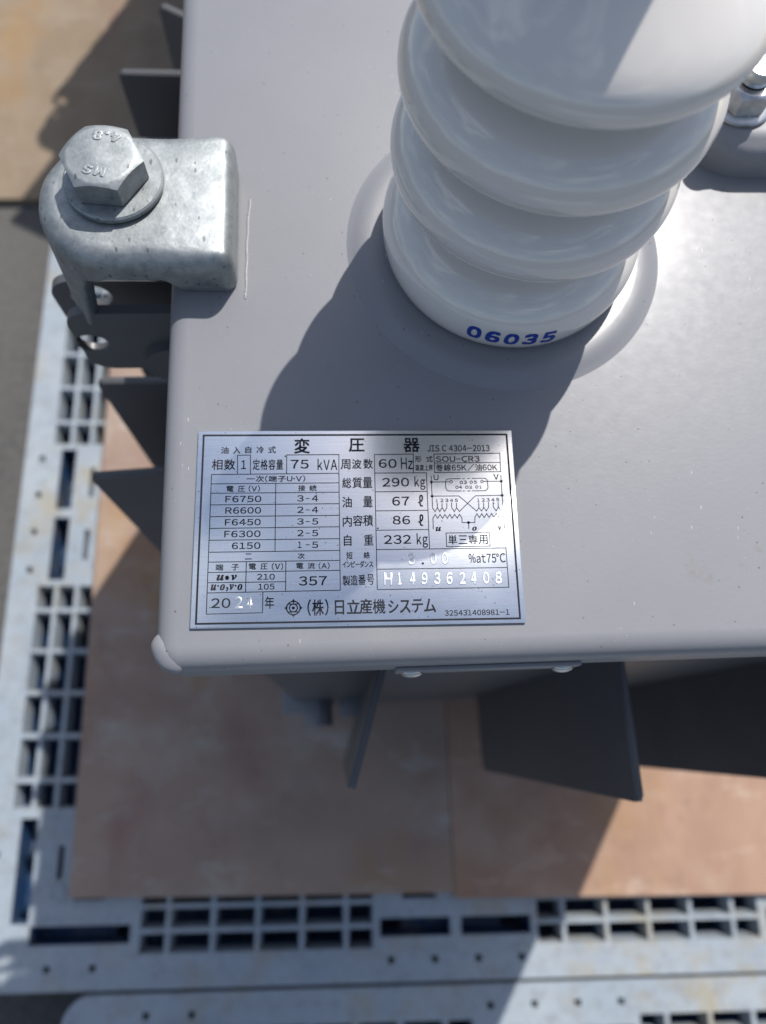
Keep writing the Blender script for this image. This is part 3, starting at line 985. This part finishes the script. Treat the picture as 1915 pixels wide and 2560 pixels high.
DOTS= [(27.89, 16.36), (54.55, 16.51), (27.9, 10.78), (54.51, 10.87), (41.12, 0.34)]
RINGS= [(35.37, 16.41), (47.17, 16.47), (39.28, 16.09), (43.05, 16.18), (37.48, 14.22), (41.28, 14.22), (45.07, 14.26)]

acc = [[], []]
for s_, l, b_, r, t_, bo in TXT:
    fit_text(acc, s_, (l, b_, r, t_), bo, ZI)
put("printed_lettering", acc[0], acc[1], M["ink"], npl)
acc = [[], []]
for i, ln in enumerate(LINES): strip(acc, ln, .29, ZI+.004*(i % 5))
disc(acc, (7.19, -1.52), .33, ZI); disc(acc, (23.37, -15.03), .45, ZI)
put("printed_table_lines", acc[0], acc[1], M["ink"], npl)
acc = [[], []]
for i, ln in enumerate(DIAG): strip(acc, ln, .29, ZI+.004*(i % 5))
for c in DOTS: disc(acc, c, .55, ZI+.022)
for c in RINGS: disc(acc, c, .62, ZI+.022, .36)
put("wiring_diagram", acc[0], acc[1], M["ink"], npl)
acc = [[], []]
for x0, x1, y0, y1 in ((-58.25, 58.25, 35.2, 35.9), (-58.25, 58.25, -36.1, -35.4), (-58.25, -57.55, -35.4, 35.2), (57.55, 58.25, -35.4, 35.2)):
    k = len(acc[0]); acc[0].extend(((x0, y0, ZI), (x1, y0, ZI), (x1, y1, ZI), (x0, y1, ZI))); acc[1].append((k, k+1, k+2, k+3))
put("border_line", acc[0], acc[1], M["ink"], npl)
acc = [[], []]
ex, ey = -23.7, -30.66
disc(acc, (ex, ey), 2.62, ZI, 2.18, 48); disc(acc, (ex, ey), 1.62, ZI+.008, 1.2, 40); disc(acc, (ex, ey), .54, ZI, 0, 24)
for sg in (-1, 1):
    strip(acc, [(ex-2.15, ey+sg*1.42), (ex+2.15, ey+sg*1.42)], .36, ZI+.004)
strip(acc, [(ex, ey+2.4), (ex, ey+1.4)], .36, ZI+.012)
for a in range(4):
    an = a*math.pi/2; dx, dy = math.cos(an), math.sin(an)
    k = len(acc[0])
    acc[0].extend(((ex+dx*3.36, ey+dy*3.36, ZI+.016), (ex+dx*2.75-dy*.32, ey+dy*2.75+dx*.32, ZI+.016), (ex+dx*2.45-dy*.95, ey+dy*2.45+dx*.95, ZI+.016),
                   (ex+dx*2.45+dy*.95, ey+dy*2.45-dx*.95, ZI+.016), (ex+dx*2.75+dy*.32, ey+dy*2.75-dx*.32, ZI+.016)))
    acc[1].append((k, k+1, k+2, k+3, k+4))
put("maker_emblem", acc[0], acc[1], M["ink"], npl)
acc = [[], []]
for s_, l, b_, r, t_ in STAMP: fit_text(acc, s_, (l, b_, r, t_), 0, 1.22, .02, .05, 1.9)
put("stamped_digits", acc[0], acc[1], M["stamp"], npl, True, 60)

# ------------------------------------------------------------------ the next transformer behind, out of the frame: only its shadow is seen on the tan board
tr2 = dup_tree(tr)
tr2.location = (39*S, 1342*S, (ZG+13)*S); tr2.rotation_euler.z = math.radians(-28)
tr2["label"] = "second grey transformer standing on the tan board behind, only its shadow in view"
